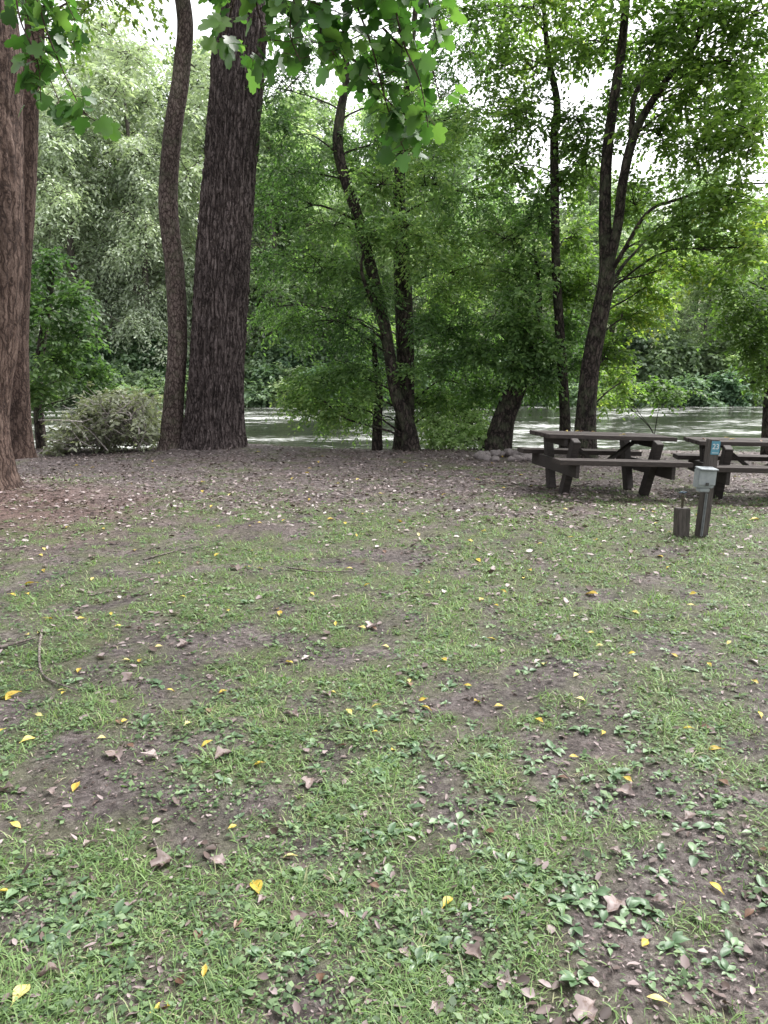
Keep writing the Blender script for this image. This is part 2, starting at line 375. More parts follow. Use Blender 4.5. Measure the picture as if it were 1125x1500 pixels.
# --- A: big reddish trunk, with the overhanging lobed-leaf boughs
pA=P(-36,720,9.4)
baseA=np.array([pA[0],9.4,float(H(pA[0],9.4))-.35])
ptsA=np.array([baseA,baseA+[0.02,0,.55],P(-38,600,9.4),P(-25,500,9.4),P(-17,400,9.4),P(-16,300,9.4),P(-19,180,9.4),P(-29,0,9.4),[-5.0,9.5,8.5],[-4.9,9.7,12]])
radA=np.array([.46,.41,.385,.375,.37,.365,.36,.34,.26,.12])
gA=Geo();tube(gA,ptsA,radA,130,190,.06,28,.52,3)
rootA=thing('lobed_leaf_tree',None,baseA,'reddish brown furrowed trunk with low boughs of lobed green leaves','tree')
rA=np.random.default_rng(5)
SPp=[];SX=[];SZ=[];SS=[]
def hang(pts,dens=26,size=.16,spread=.09):
    p,_=resample(np.array(pts),np.ones(len(pts)),24)
    tube(gA,p,np.linspace(.008,.003,24),5)
    Ln=np.linalg.norm(np.diff(p,axis=0),axis=1).sum()
    n=int(dens*Ln)
    t=rA.random(n)*22.9;i=t.astype(int);f=(t-i)[:,None]
    c=p[i]*(1-f)+p[i+1]*f
    off=norm(rA.normal(0,1,(n,3)))*np.array([1,1,.6])
    st=c+off*spread*(.5+rA.random((n,1)))
    X=off*.8+np.array([0,0,-.55])+rA.normal(0,.25,(n,3))
    Zv=np.array([0,-.25,1.])+rA.normal(0,.6,(n,3))
    for a_,b_ in zip(c[::1],st[::1]): tube(gA,np.array([a_,b_]),np.array([.0025,.0018]),3)
    SPp.append(st);SX.append(X);SZ.append(Zv);SS.append(size*(.5+.65*rA.random(n)))
limb1=np.array([P(-14,60,9.4)+[0,0,1.2],[-3.6,7.6,6.0],[-2.2,5.9,5.1],[-.9,5.0,4.5],[.1,4.9,4.15],[.55,5.0,4.0]])
tube(gA,limb1,np.array([.11,.09,.065,.045,.025,.012]),10,40,.03,8)
limb2=np.array([P(-14,60,9.4)+[0,0,.2],[-4.2,7.6,5.6],[-3.4,6.3,4.9],[-2.8,6.0,4.6]])
tube(gA,limb2,np.array([.08,.06,.04,.015]),10,30,.03,8)
def hp(*l,d=5.0): return [P(u,v,dd if dd else d) for u,v,dd in l]
for s in [
 [(330,-70,5.1),(345,-20,5.0),(335,30,5.0),(325,70,5.1)],
 [(400,-70,5.0),(375,-10,4.9),(385,50,4.9),(370,90,5.0)],
 [(440,-60,5.0),(430,0,4.9),(425,50,4.8),(440,90,4.8)],
 [(500,-60,5.0),(480,-10,4.9),(470,50,4.9),(490,80,5.0)],
 [(500,-60,5.1),(520,0,5.0),(545,70,5.0),(560,130,5.0),(575,180,5.1),(595,225,5.1)],
 [(560,-60,5.0),(575,-10,5.0),(590,60,4.9),(615,120,4.9),(628,190,5.0)],
 [(600,-60,4.9),(620,-20,4.9),(632,20,4.9),(640,60,5.0)],
 [(520,0,5.0),(500,60,5.1),(510,100,5.2),(535,140,5.2)],
 [(460,-50,4.8),(520,-30,4.8),(590,-20,4.8),(650,-5,4.8)],
 [(350,-50,4.8),(400,-25,4.8),(450,0,4.9),(500,20,4.9)],
 [(560,40,5.1),(600,80,5.1),(630,95,5.2),(645,150,5.3)],
 [(480,40,5.1),(520,90,5.1),(570,150,5.2),(620,200,5.3)],
 ]:
    hang(hp(*s),dens=48,size=.118,spread=.10)
for s in [
 [(20,-60,6.2),(50,-10,6.1),(70,50,6.0),(95,110,6.0),(120,160,6.0),(140,178,6.0)],
 [(20,-60,6.2),(35,0,6.3),(50,60,6.3),(75,120,6.3),(95,170,6.3)],
 [(60,-60,6.2),(90,-10,6.2),(110,30,6.2)],
 [(0,-40,6.4),(40,0,6.4),(90,20,6.3),(110,70,6.2)],
 [(20,-30,6.0),(30,30,6.0),(55,90,6.0),(60,150,6.1)],
 ]:
    hang(hp(*s,d=6),dens=34,size=.14,spread=.10)
V,F,k=instance(LOBED,np.concatenate(SPp)-baseA,np.concatenate(SX),np.concatenate(SZ),np.concatenate(SS))
nlv=sum(len(a) for a in SPp);sr=rA.random(nlv)
part(rootA,'trunk',gA.mesh('trunk',bark_red,True,baseA))
part(rootA,'crown',build_mesh('crown',V,F,lf_lobed,False,fattr={'rnd':np.repeat(sr,k)}))
def B(u,v,d,r,w=1.0): return (P(u,v,d),(r,r,r*.75) if np.isscalar(r) else r,w)

# --- A2 second reddish trunk behind
b=base_at(30,668,14.2)
make_tree('riverbank_tree','reddish straight trunk standing at the river edge',b,
 [(np.array([b,P(28,620,14.2),P(25,500,14.2),P(29,400,14.2),P(36,300,14.2),P(41,200,14.2),P(43,100,14.2),P(45,0,14.2),[-6.8,14.6,12]]),
   np.array([.24,.205,.195,.185,.175,.165,.16,.15,.08]),40,90,.04,12,.25)],
 [((-7.5,14.5,10.5),(1.6,1.6,1.2)),((-5.8,15,11.5),(1.6,1.6,1.2)),((-8.5,15.5,9),(1.5,1.5,1)),B(130,10,14.5,.7,.6),B(200,-20,14.5,.8,.7),B(90,60,15,.5,.4)],bark_red,lf_light,.11,14,6,10,seed=21)
# --- B slender curved
b=base_at(251,660,15.0);dB=b[1]
make_tree('slender_tree','slender curving trunk with grey brown scaly bark beside a huge trunk',b,
 [(np.array([b]+[P(u,v,dB) for u,v in [(254,600),(260,500),(256,400),(246,300),(252,200),(266,100),(267,0)]]+[[-4.1,dB,10],[-4.2,dB+.3,13]]),
   np.array([.22,.195,.180,.175,.175,.165,.150,.130,.10,.06]),60,150,.05,18,.2)],
 [((-4.8,15,11.5),(1.7,1.7,1.2)),((-3.4,16,12.5),(1.6,1.6,1.2)),((-4.2,14,13.5),(1.6,1.6,1.2))],bark_mid,lf_mid,.13,14,6,10,seed=22)
# --- C huge trunk
b=base_at(312,655,15.1,.15);dC=b[1]
make_tree('massive_tree','massive dark trunk with deeply furrowed bark, mossy at its foot',b,
 [(np.array([b]+[P(u,v,dC) for u,v in [(316,600),(320,500),(326,400),(333,300),(341,200),(348,100),(353,0)]]+[[-2.75,dC,10.5],[-2.6,dC+.2,15]]),
   np.array([.57,.53,.515,.49,.485,.475,.465,.44,.38,.2]),240,320,.125,44,.20)],
 [((-4.0,16.5,12),(2,2,1.3)),((-1.2,16,12.5),(2,2,1.3)),((-2.5,14,14),(2.2,2.2,1.5)),((-1,18,14.5),(2,2,1.5)),((.6,15.5,12.0),(1.8,1.8,1.2))],
 bark_grey,lf_mid,.14,14,6,10,seed=23)
# --- D central leaning tree
b=base_at(603,655,15.2,.1);d=b[1]
make_tree('leaning_tree','thin dark crooked trunk leaning over the bank with feathery drooping foliage',b,
 [(np.array([b]+[P(u,v,d) for u,v in [(598,625),(580,580),(572,530),(564,480),(548,410),(538,370),(525,320),(508,270),(495,215),(499,165),(508,110),(505,40),(515,-60)]]),
   np.array([.17,.135,.12,.11,.11,.11,.11,.105,.10,.10,.085,.06,.05,.04]),24,100,.05,10,.3),
  (np.array([P(566,500,d),P(548,450,d-.3),P(530,400,d-.5),P(532,370,d-.6)]),np.array([.05,.04,.03,.02]),8,16,.02,6,0)],
 [B(430,255,15.6,.9),B(505,250,15.6,.9),B(470,330,15.6,.9),B(560,270,14.8,.8),B(420,200,15,.6,.6),B(450,400,15.6,.8),B(515,400,15.4,.7),
  B(560,220,16.3,.9),B(490,470,15.6,.75),B(440,480,15.8,.55,.8),B(455,560,15.6,.5,1),B(500,545,15.5,.5,1),B(470,600,15.7,.40,1),B(400,300,16.4,.7,.8),B(410,390,16.6,.6,.7),
  B(420,130,15,.7,.6),B(560,60,15.5,.8,.8),B(430,60,15.5,.6,.5),B(600,150,15.6,.7,.8),B(525,605,16,.32,.8),B(600,330,14.8,.6,.8),B(545,340,14.7,.45,.7),B(430,590,15.6,.3,.6),B(540,430,14.9,.4,.6),B(390,450,16.6,.4,.5)],
 bark_dark,lf_mid,.092,16,8,13,LEAF1N,droop=.6,flat=.75,seed=31)
# --- D2 upright
b=base_at(592,657,15.75,.15);d=b[1]
make_tree('upright_tree','upright dark mossy trunk growing against a leaning one',b,
 [(np.array([b]+[P(u,v,d) for u,v in [(593,600),(594,520),(591,430),(587,350),(584,280),(590,200),(600,100),(610,0),(615,-80)]]),
   np.array([.22,.19,.18,.175,.16,.12,.08,.06,.05,.03]),24,70,.05,10,.25)],
 [B(620,200,15.6,1.0),B(680,170,16,1.0),B(635,270,15.2,.8),B(700,290,16,1.0),B(665,350,15.6,.9),B(655,420,15.8,.8),B(695,400,15.8,1.0),
  B(670,480,15.9,.8),B(650,530,16,.6),B(720,470,16,.9),B(620,110,16.5,.8,.8),B(690,80,17,1.0,.9),B(640,20,17,.9,.8),B(700,560,16.3,.6,.9),B(540,480,17.3,.5,.7),B(535,560,17.5,.4,.6),
  B(650,580,16.3,.5,1),B(690,600,16.5,.4,.8),B(625,470,15.0,.35,.6),B(622,590,16.0,.32,.6),B(625,380,14.9,.45,.7),B(600,540,15.0,.22,.3)],
 bark_dark,lf_mid,.094,16,8,13,LEAF1N,droop=.55,flat=.75,seed=32)
# small trunk
b=base_at(553,660,15.6,.15);d=b[1]
make_tree('sapling','short thin dark sapling on the river bank edge',b,
 [(np.array([b]+[P(u,v,d) for u,v in [(553,620),(555,580),(550,530),(545,480)]]),np.array([.11,.095,.08,.06,.03]),12,20,.04,6,.2)],
 [B(530,500,15.5,.5,.9),B(545,545,15.4,.4,1),B(535,585,15.4,.32,.8)],bark_dark,lf_mid,.085,14,7,12,LEAF1N,droop=.5,flat=.7,seed=33)
# --- E leaning to the right
b=base_at(727,657,15.5,.15);d=b[1]
make_tree('tilted_tree','short stout dark trunk tilting outward under dense green foliage',b,
 [(np.array([b]+[P(u,v,d) for u,v in [(738,615),(756,570),(771,530),(784,480),(790,430),(782,360)]]),
   np.array([.28,.225,.205,.17,.11,.05,.02]),24,60,.05,10,.25)],
 [B(760,430,15,.9,1.1),B(790,400,15.6,.8),B(740,350,15,1.0),B(790,310,15.7,.9),B(710,510,15.4,.6,.9),B(785,505,15.0,.55,1.1),B(750,480,14.9,.5,.9),
  B(795,560,16.3,.45,.9),B(830,480,16.2,.5,.9),B(720,570,16,.4,.7),B(845,530,16.6,.4,.8),B(785,545,15.1,.3,.7),B(750,530,14.9,.3,.6)],
 bark_dark,lf_mid,.095,16,8,12,LEAF1,droop=.45,flat=.65,seed=34)
# --- F slender
b=base_at(829,640,15.3,.15);d=b[1]
make_tree('slender_tree','slender nearly straight dark trunk behind a weathered picnic table',b,
 [(np.array([b]+[P(u,v,d) for u,v in [(827,600),(821,500),(815,400),(813,300),(812,200),(816,150),(803,80),(796,0),(793,-80)]]),
   np.array([.12,.10,.09,.085,.08,.075,.065,.05,.035,.025]),16,70,.04,8,.2)],
 [B(780,100,15,.9,.9),B(840,60,15.5,.8,1),B(850,180,15,.7,.9),B(770,180,15,.7,.8),B(830,260,15.8,.6,.9),B(845,350,16,.6,.9),B(780,10,15,.8,.8),B(850,-10,15,.8,.8),B(840,430,16,.5,.9),
  B(750,240,15.4,1.0),B(740,170,15.8,.8,.9),B(735,100,16,.9,.9),B(745,30,16,.9,.8),B(700,30,16,.8,.7)],
 bark_dark,lf_light,.10,15,7,11,LEAF1,droop=.22,flat=.4,seed=35)
# --- G forked
b=base_at(857,655,14.6);d=b[1]
make_tree('forked_tree','dark leaning trunk forking into long ascending limbs with airy light foliage',b,
 [(np.array([b]+[P(u,v,d) for u,v in [(859,600),(866,530),(879,460),(889,400),(886,320),(889,230),(899,150),(912,60),(920,-40),(925,-140)]]),
   np.array([.23,.185,.17,.16,.145,.11,.095,.085,.075,.06,.04]),24,100,.04,10,.25),
  (np.array([P(u,v,q) for u,v,q in [(889,400,d),(905,330,d-.1),(912,270,d-.3),(925,210,d-.4),(945,165,d-.5),(985,105,d-.7),(1020,60,d-.8),(1032,0,d-.9),(1040,-60,d-1)]]),
   np.array([.10,.09,.085,.08,.065,.055,.05,.04,.03]),12,60,.04,8,0),
  (np.array([P(u,v,q) for u,v,q in [(891,405,d),(915,365,d-.3),(950,310,d-.6),(1000,290,d-1),(1060,272,d-1.3),(1130,268,d-1.6)]]),
   np.array([.05,.04,.03,.022,.018,.012]),10,40,.03,8,0),
  (np.array([P(u,v,q) for u,v,q in [(925,210,d-.4),(930,140,d-.3),(960,90,d-.1),(985,20,d),(990,-60,d)]]),
   np.array([.055,.045,.04,.03,.02]),10,30,.03,8,0),
  (np.array([P(u,v,q) for u,v,q in [(880,450,d),(905,400,d+.3),(930,370,d+.5),(960,345,d+.8),(1010,360,d+1)]]),
   np.array([.045,.035,.025,.018,.012]),8,30,.03,8,0)],
 [B(960,50,14,.8,1.1),B(1010,140,13.6,.8,1.1),B(1070,90,13.2,.8,1.1),B(1100,190,13,.8,1.1),B(1030,220,13.6,.8,1.1),B(970,200,14.6,.7,1),
  B(930,300,15,.7,.9),B(1000,330,13.4,.7,1),B(1070,300,13,.7,1),B(1110,360,12.8,.6,1),B(1040,20,13.5,.8,1.1),B(880,60,15,.8,1),
  B(860,230,15.3,.7,.9),B(850,420,15.6,.6,.8),B(940,400,15.6,.6,.9),B(1000,390,15,.5,.8),B(1120,20,13,.8,1),B(920,130,15.5,.8,1),B(930,470,15.8,.5,.8),B(900,520,16,.5,.8),B(1040,-30,14,1,.9),B(940,-30,14,.9,.9),
  B(915,560,16.4,.4,.6),B(960,440,15.6,.4,.6),B(1110,110,14.2,.8,.9),B(990,90,15,.8,.9),B(1060,170,14.6,.8,.9)],
 bark_dark,lf_light,.105,15,8,11,LEAF1,droop=.16,flat=.38,seed=36)
# --- right edge tree with bright low foliage
b=base_at(1128,640,15.2);d=b[1]
make_tree('bright_leaved_tree','thin trunk with low bright yellow green leaves over the water',b,
 [(np.array([b]+[P(u,v,d) for u,v in [(1126,590),(1130,500),(1135,400),(1140,300),(1145,100),(1145,-50)]]),
   np.array([.13,.10,.09,.08,.07,.05,.03]),14,50,.04,8,.2)],
 [B(1090,440,14.5,.6,1),B(1110,500,14.6,.5,1),B(1060,400,14.8,.5,.8),B(1115,540,15,.35,.6),B(1160,420,15,.9),B(1170,250,15,1),B(1060,470,15.2,.3,.5)],
 bark_dark,lf_light,.10,15,7,11,LEAF1,droop=.2,flat=.3,seed=37)
# --- low bushes over water
b=base_at(960,620,17.3,.1)
make_tree('riverside_shrub','low spreading light green shrub leaning over the river',b,
 [(np.array([b,b+[0,.1,.5],b+[.1,.3,1.0]]),np.array([.05,.04,.02]),8,10,0,6,0)],
 [B(920,572,17.8,(.6,.5,.2)),B(975,575,17.6,(.6,.5,.18)),B(890,585,17.5,(.4,.4,.15),.7)],
 bark_dark,lf_light,.10,14,6,10,seed=38,cat='shrub')
b=base_at(658,650,16.2,.05)
lf_shr=leaf_mat('leaf_pale_shrub',[(0,(.16,.24,.11)),(.5,(.32,.44,.20)),(1,(.52,.62,.34))],.4)
make_tree('riverside_shrub','small pale green leafy shrub on the bank edge',b,
 [(np.array([b,b+[0,0,.3],b+[.05,.1,.6]]),np.array([.03,.025,.02]),6,8,0,6,0)],
 [B(640,622,16.0,(.40,.35,.35)),B(690,625,15.9,(.42,.35,.35)),B(655,645,15.8,(.5,.35,.25)),B(700,645,15.8,(.3,.3,.2),.7)],
 bark_dark,lf_shr,.09,18,6,10,seed=39,cat='shrub')
# --- H left bank leafy tree
b=base_at(60,640,16.6,.1)
make_tree('leafy_bank_tree','small tree with broad glossy green leaves drooping to the water',b,
 [(np.array([b,P(55,560,16.6),P(70,450,16.6),P(80,370,16.6)]),np.array([.12,.10,.08,.04]),12,30,.04,8,.1)],
 [B(70,390,16.5,.45,.8),B(110,440,16,.4,.8),B(60,460,15.8,.55),B(115,495,16,.45),B(80,530,15.6,.5),B(140,545,16.2,.28,.8),B(60,575,15.8,.35,.8),B(30,430,16,.6),B(150,572,16.2,.18,.4)],
 bark_dark,lf_dark,.12,13,6,9,LEAF1,droop=.45,seed=40)

# ------------------------------------------------------------------ far bank
def far_variant(name,label,Ht,W,mat,seed,leaf=.34,nblob=26,droop=.4,nsp=7,tmpl=LEAF1):
    r=np.random.default_rng(seed);blobs=[]
    for i in range(nblob):
        h=(i+.5)/nblob;zz=Ht*(.10+.84*h)
        prof=W*(math.sin(math.pi*(h*.80+.14))**.7)
        a=i*2.4+r.normal(0,.3);rr=prof*(.35+.5*r.random())
        br=Ht*.085*(1.1-.3*h)*(.8+.5*r.random())
        blobs.append(((rr*math.cos(a),rr*math.sin(a),zz),(br*1.25,br*1.25,br*.85)))
    t=np.array([[0,0,-.4],[.2,0,Ht*.2],[-.1,.3,Ht*.45],[.3,0,Ht*.7],[.1,0,Ht*.93]])
    return make_tree(name,label,(0,0,0),[(t,np.array([.42,.32,.25,.15,.05])*Ht/20,10,30,.03,8,.2)],blobs,bark_far,mat,leaf,ntw=13,nsp=nsp,nl=9,
        tmpl=tmpl,droop=droop,seed=seed,splen=(.9,1.6),twr=.04,group='trees along the far river bank',cl=.25)
pv=far_variant('willow_tree','tall pale green drooping tree on the opposite bank',22,6.0,lf_pale_haze,61,leaf=.36,droop=.9,tmpl=LEAF1N)
f1=far_variant('broadleaf_tree','tall full green tree on the opposite river bank',22,6.2,lf_far_haze,62)
f2=far_variant('broadleaf_tree','rounded dense green tree on the opposite river bank',18,6.5,lf_far_haze,63)
f3=far_variant('broadleaf_tree','tall narrow green tree on the opposite river bank',24,5.0,lf_far_haze,64,nblob=28)
def put(src,x,y,s,first=False,rz=None):
    z=float(H(x,y))-.2;rz=rng.random()*6.28 if rz is None else rz
    if first: src.location=(x,y,z);src.scale=(s,)*3;src.rotation_euler=(0,0,rz)
    else: copy_thing(src,(x,y,z),rz,s)
put(pv,-24,62.5,1.0,True);put(f1,-9,66,1.0,True);put(f2,19,66,.9,True);put(f3,4,68,1.0,True)
for x,y,s in [(-18.5,63,.85),(-29,66,1.2),(-14,68,1.2),(-22,70,1.35),(-20,64,1.1)]: put(pv,x,y,s)
for x,y,s in [(-37,66,1.15),(-33,76,1.3),(-7,75,1.15),(9,78,1.0),(29,74,.85),(41,68,.8),(-48,72,1.1),(52,74,.9)]: put(f1,x,y,s)
for x,y,s in [(-2,65,.9),(11,65,.8),(33,66,.68),(26,64,.55),(38,80,.85),(-42,67,1),(-58,76,1.1),(60,70,.9)]: put(f2,x,y,s)
for x,y,s in [(-8,70,1.0),(-17,80,1.25),(-27,82,1.3),(20,80,.8),(0,80,1.05)]: put(f3,x,y,s)
def shrub_variant(label,seed,mat,leaf=.28,S=2.2):
    r=np.random.default_rng(seed);blobs=[]
    for i in range(9):
        a=r.random()*6.28;rr=S*.6*r.random()
        blobs.append(((rr*math.cos(a),rr*math.sin(a),.3+S*.75*r.random()),(S*.4,S*.4,S*.28)))
    return make_tree('bank_shrub',label,(0,0,0),[(np.array([[0,0,-.2],[0,0,.8],[.1,0,1.5]]),np.array([.08,.06,.03]),6,8,0,6,0)],blobs,bark_far,mat,leaf,12,6,9,
       droop=.4,seed=seed,splen=(.5,.9),twr=.02,group='shrubs along the far river bank',cat='shrub',cl=.7)
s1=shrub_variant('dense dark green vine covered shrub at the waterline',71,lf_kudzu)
s2=shrub_variant('light green leafy shrub at the waterline',72,lf_far_haze)
first={id(s1):True,id(s2):True}
for i,x in enumerate(np.arange(-46,48,2.6)):
    for row in range(2):
        s=[s1,s2][int(rng.random()<.4)]
        xx=x+rng.normal(0,.7);yy=59.0+row*3.6+rng.normal(0,.5);sc=rng.uniform(.85,1.4)*(1+.25*row)
        if first[id(s)]:
            put(s,xx,yy,sc,True);first[id(s)]=False
        else: put(s,xx,yy,sc)
r=np.random.default_rng(80);n=1100
cx=r.uniform(-130,130,n);cy=r.uniform(90,160,n);cz=H(cx,cy)+r.uniform(2,13,n)
nn=26;pp=np.stack([cx,cy,cz],1)[:,None]+norm(r.normal(0,1,(n,nn,3)))*np.array([3.2,3.2,2.6])
q=pp.reshape(-1,3);k_=len(q)
V,F,k=instance(LEAF1,q,r.normal(0,1,(k_,3)),r.normal(0,.6,(k_,3))+np.array([0,-.5,.8]),r.uniform(1.0,1.9,k_))
thing('distant_woods',build_mesh('distant_woods',V,F,lf_far_haze,False,fattr={'rnd':r.random(k_)}),label='wooded hillside far beyond the river',cat='woods',kind='stuff')

# ------------------------------------------------------------------ brush pile
c0=base_at(165,664,15.3,.0)
root=thing('brush_pile',None,c0,'heap of cut dead branches with withered leaves','brush pile')
r=np.random.default_rng(90);g=Geo();SP=[];SD=[]
for i in range(330):
    x=r.normal(.15,.42);s=np.array([x,r.normal(0,.30),r.random()*.15])
    hh=1.12*math.exp(-((x-.30)/.72)**2)
    dr=norm(np.array([r.normal(0,1),r.normal(0,.6),.2+r.random()*1.1]));L_=r.uniform(.35,1.0)
    spiky=r.random()<.25
    s[2]+=hh*.75*r.random()
    e=s+dr*L_;e[2]=min(e[2],hh+(.30 if spiky else .03)*r.random());e[2]=max(e[2],.02);e[0]=np.clip(e[0],-.95,.9);s[0]=np.clip(s[0],-.9,.85)
    md=(s+e)/2+r.normal(0,.07,3)
    p,_=resample(np.array([s,md,e]),np.ones(3),7);tube(g,p,np.linspace(r.uniform(.008,.020),.004,7),5)
    for q in p[2:]:
        if r.random()<.55:SP.append(q);SD.append(dr+r.normal(0,.7,3))
part(root,'branches',g.mesh('branches',simple_mat('dead_wood',(.16,.14,.13),(.46,.42,.40),20,.8,.003),True))
SP=np.array(SP);pos,X_,Z_,s_,sr_=spray(SP,np.array(SD),r.uniform(.12,.30,len(SP)),7,.12,.7,.8,r)
V,F,k=instance(LEAF1N,pos,X_,Z_,s_)
part(root,'leaves',build_mesh('leaves',V,F,lf_with,False,fattr={'rnd':np.repeat(sr_,k)}))

# ------------------------------------------------------------------ stones of fire ring
stone_m=simple_mat('river_stone',(.09,.078,.075),(.27,.235,.23),9,.75,.01)
def stone_mesh(seed):
    bm=bmesh.new();bmesh.ops.create_icosphere(bm,subdivisions=3,radius=1)
    r=np.random.default_rng(seed);o=r.random(3)*50
    for v in bm.verts:
        c=np.array(v.co);d=.7+.6*float(vnoise(c[0]*1.6+o[0]+c[2],c[1]*1.6+o[1]-c[2]))
        v.co=Vector(c*d*np.array([1,.8,.62]))
    me=bpy.data.meshes.new('stone');bm.to_mesh(me);bm.free();me.materials.append(stone_m)
    me.polygons.foreach_set('use_smooth',np.ones(len(me.polygons),bool));return me
sm_=[stone_mesh(i) for i in range(4)]
fc=P(738,655,14.2);fc=np.array([fc[0],14.2])
for i in range(16):
    a=i/16*6.28+rng.normal(0,.1);x=fc[0]+.44*math.cos(a);y=fc[1]+.42*math.sin(a);s=rng.uniform(.08,.15)
    thing('stone',sm_[i%4],(x,y,H(x,y)+s*.42),'rounded grey stone of a small fire ring','stone','stones of the fire ring',rot=(rng.normal(0,.3),rng.normal(0,.3),rng.random()*6),scale=s)

# ------------------------------------------------------------------ picnic tables
wood=simple_mat('weathered_dark_wood',(.012,.009,.008),(.045,.036,.033),7,.75,.003,stretch=(1.2,9,9))
wood_top=simple_mat('weathered_table_boards',(.014,.011,.010),(.065,.050,.045),7,.85,.003,stretch=(1.2,9,9))
wood_v=simple_mat('weathered_post_wood',(.024,.020,.018),(.11,.092,.084),7,.75,.003,stretch=(9,9,1.0))
def boards(name,lst,mat,bev=.005):
    bm=bmesh.new()
    for c,size,M in lst:
        b2=bmesh.new();bmesh.ops.create_cube(b2,size=1)
        for v in b2.verts:v.co=Vector((v.co.x*size[0],v.co.y*size[1],v.co.z*size[2]))
        bmesh.ops.bevel(b2,geom=list(b2.edges),offset=bev,segments=2,affect='EDGES')
        bmesh.ops.transform(b2,matrix=Matrix.Translation(Vector(c))@(M if M else Matrix.Identity(4)),verts=b2.verts)
        t=bpy.data.meshes.new('t');b2.to_mesh(t);b2.free();bm.from_mesh(t);bpy.data.meshes.remove(t)
    me=bpy.data.meshes.new(name);bm.to_mesh(me);bm.free();me.materials.append(mat);return me
def rotx(a):return Matrix.Rotation(a,4,'X')
def roty(a):return Matrix.Rotation(a,4,'Y')
TL=1.74
me_top=boards('table_top',[((rng.normal(0,.008),(k-2)*.149,.742+rng.normal(0,.002)),(TL,.140,.052),Matrix.Rotation(rng.normal(0,.004),4,'Z')) for k in range(5)],wood_top)
me_bench=boards('bench_seat',[((rng.normal(0,.006),s*.074,0),(TL,.140,.060),None) for s in(-1,1)],wood_top)
SPL=.27
ll=math.hypot(.72,SPL)
me_leg=boards('leg',[((0,0,0),(.095,.125,ll),rotx(math.atan2(SPL,.72)))],wood)
me_leg2=boards('leg',[((0,0,0),(.095,.125,ll),rotx(-math.atan2(SPL,.72)))],wood)
me_cross=boards('crossbeam',[((0,0,0),(.050,1.56,.16),None)],wood)
me_cleat=boards('cleat',[((0,0,0),(.050,.70,.095),None)],wood)
bl=math.hypot(.40,.30)
me_br=boards('brace',[((0,0,0),(bl,.085,.040),roty(math.atan2(.30,.40)))],wood)
me_br2=boards('brace',[((0,0,0),(bl,.085,.040),roty(-math.atan2(.30,.40)))],wood)
TBL=[]
def table(x,y,yaw,roll,pit,label):
    z=float(H(x,y))
    root=thing('picnic_table',None,(x,y,z-.01),label,'picnic table','picnic tables at the campsite',rot=(pit,roll,yaw))
    part(root,'table_top',me_top)
    for s in(-1,1):
        part(root,'bench_seat',me_bench,(0,s*.665,.462))
        part(root,'crossbeam',me_cross,(s*.629,0,.352))
        part(root,'cleat',me_cleat,(s*.629,0,.667))
        part(root,'leg',me_leg,(s*.556,-.345,.350))
        part(root,'leg',me_leg2,(s*.556,.345,.350))
        part(root,'brace',me_br if s<0 else me_br2,(s*.305,0,.555))
    TBL.append((x,y,z,yaw,roll))
    return root
table(2.84,10.2,math.radians(9),math.radians(2.2),0,'weathered dark wooden picnic table strewn with a few leaves')
table(4.90,10.10,math.radians(-5),math.radians(.6),0,'weathered dark wooden picnic table beside a numbered hookup post')

# ------------------------------------------------------------------ hookup post
pz=G(1027,785);px,py=pz[0],pz[1];z0=float(H(px,py))
root=thing('hookup_post',None,(px,py,z0),'wooden campsite hookup post with grey electric box and number 23 sign','post',rot=(0,math.radians(3),math.radians(8)))
part(root,'post',boards('post',[((0,0,.43),(.095,.095,1.05),None)],wood_v,.006))
gm_=simple_mat('grey_painted_metal',(.22,.24,.255),(.32,.345,.36),14,.45,.0005)
gd_=simple_mat('dark_metal',(.05,.05,.05),(.10,.10,.10),20,.5,.0005,metal=.6)
bx=boards('box_housing',[((0,0,0),(.165,.10,.18),None),((0,-.004,-.11),(.11,.07,.04),None)],gm_,.008)
ob=part(root,'electric_box',bx,(-.105,-.099,.585))
part(ob,'box_lid',boards('box_lid',[((0,-.058,.010),(.175,.012,.14),None),((0,-.03,.097),(.182,.125,.012),rotx(.12))],gm_,.004))
part(ob,'box_latch',boards('box_latch',[((0,-.069,-.05),(.03,.01,.03),None)],gd_,.002))
part(root,'conduit',boards('conduit',[((0,0,0),(.028,.028,.44),None)],simple_mat('conduit_grey',(.12,.125,.13),(.2,.21,.22),20,.5),.012),(-.035,-.063,.22))
blue=simple_mat('blue_sign_paint',(.06,.20,.28),(.09,.25,.34),12,.45,.0003)
sg=part(root,'number_sign',boards('number_sign',[((0,0,0),(.090,.004,.13),None)],blue,.0015),(.003,-.051,.875))
wp=simple_mat('white_sign_paint',(.50,.53,.54),(.60,.62,.63),15,.5,.0002)
cu=bpy.data.curves.new('digits','FONT');cu.body='23';cu.size=.072;cu.align_x='CENTER';cu.align_y='CENTER';cu.extrude=.0008;cu.offset=.0006
to=bpy.data.objects.new('digits',cu);COL.objects.link(to);bpy.context.view_layer.update()
tm=bpy.data.meshes.new_from_object(to.evaluated_get(bpy.context.evaluated_depsgraph_get()));bpy.data.objects.remove(to)
tm.materials.clear();tm.materials.append(wp)
part(sg,'sign_digits',tm,(0,-.0035,.010),rot=(math.pi/2,0,0))
part(sg,'sign_strip',boards('sign_strip',[((0,0,0),(.065,.0016,.006),None)],wp,.0004),(0,-.0032,-.048))
qx,qy=px-.19,py+.02;z1=float(H(qx,qy))
root=thing('water_spigot',None,(qx,qy,z1),'short wooden stake holding a brass water tap with handle','water tap',rot=(0,-.03,.15))
part(root,'stake',boards('stake',[((0,0,.10),(.125,.10,.36),None)],wood_v,.006))
brass=simple_mat('tarnished_brass',(.06,.05,.04),(.14,.12,.09),30,.5,.0005,metal=.6)
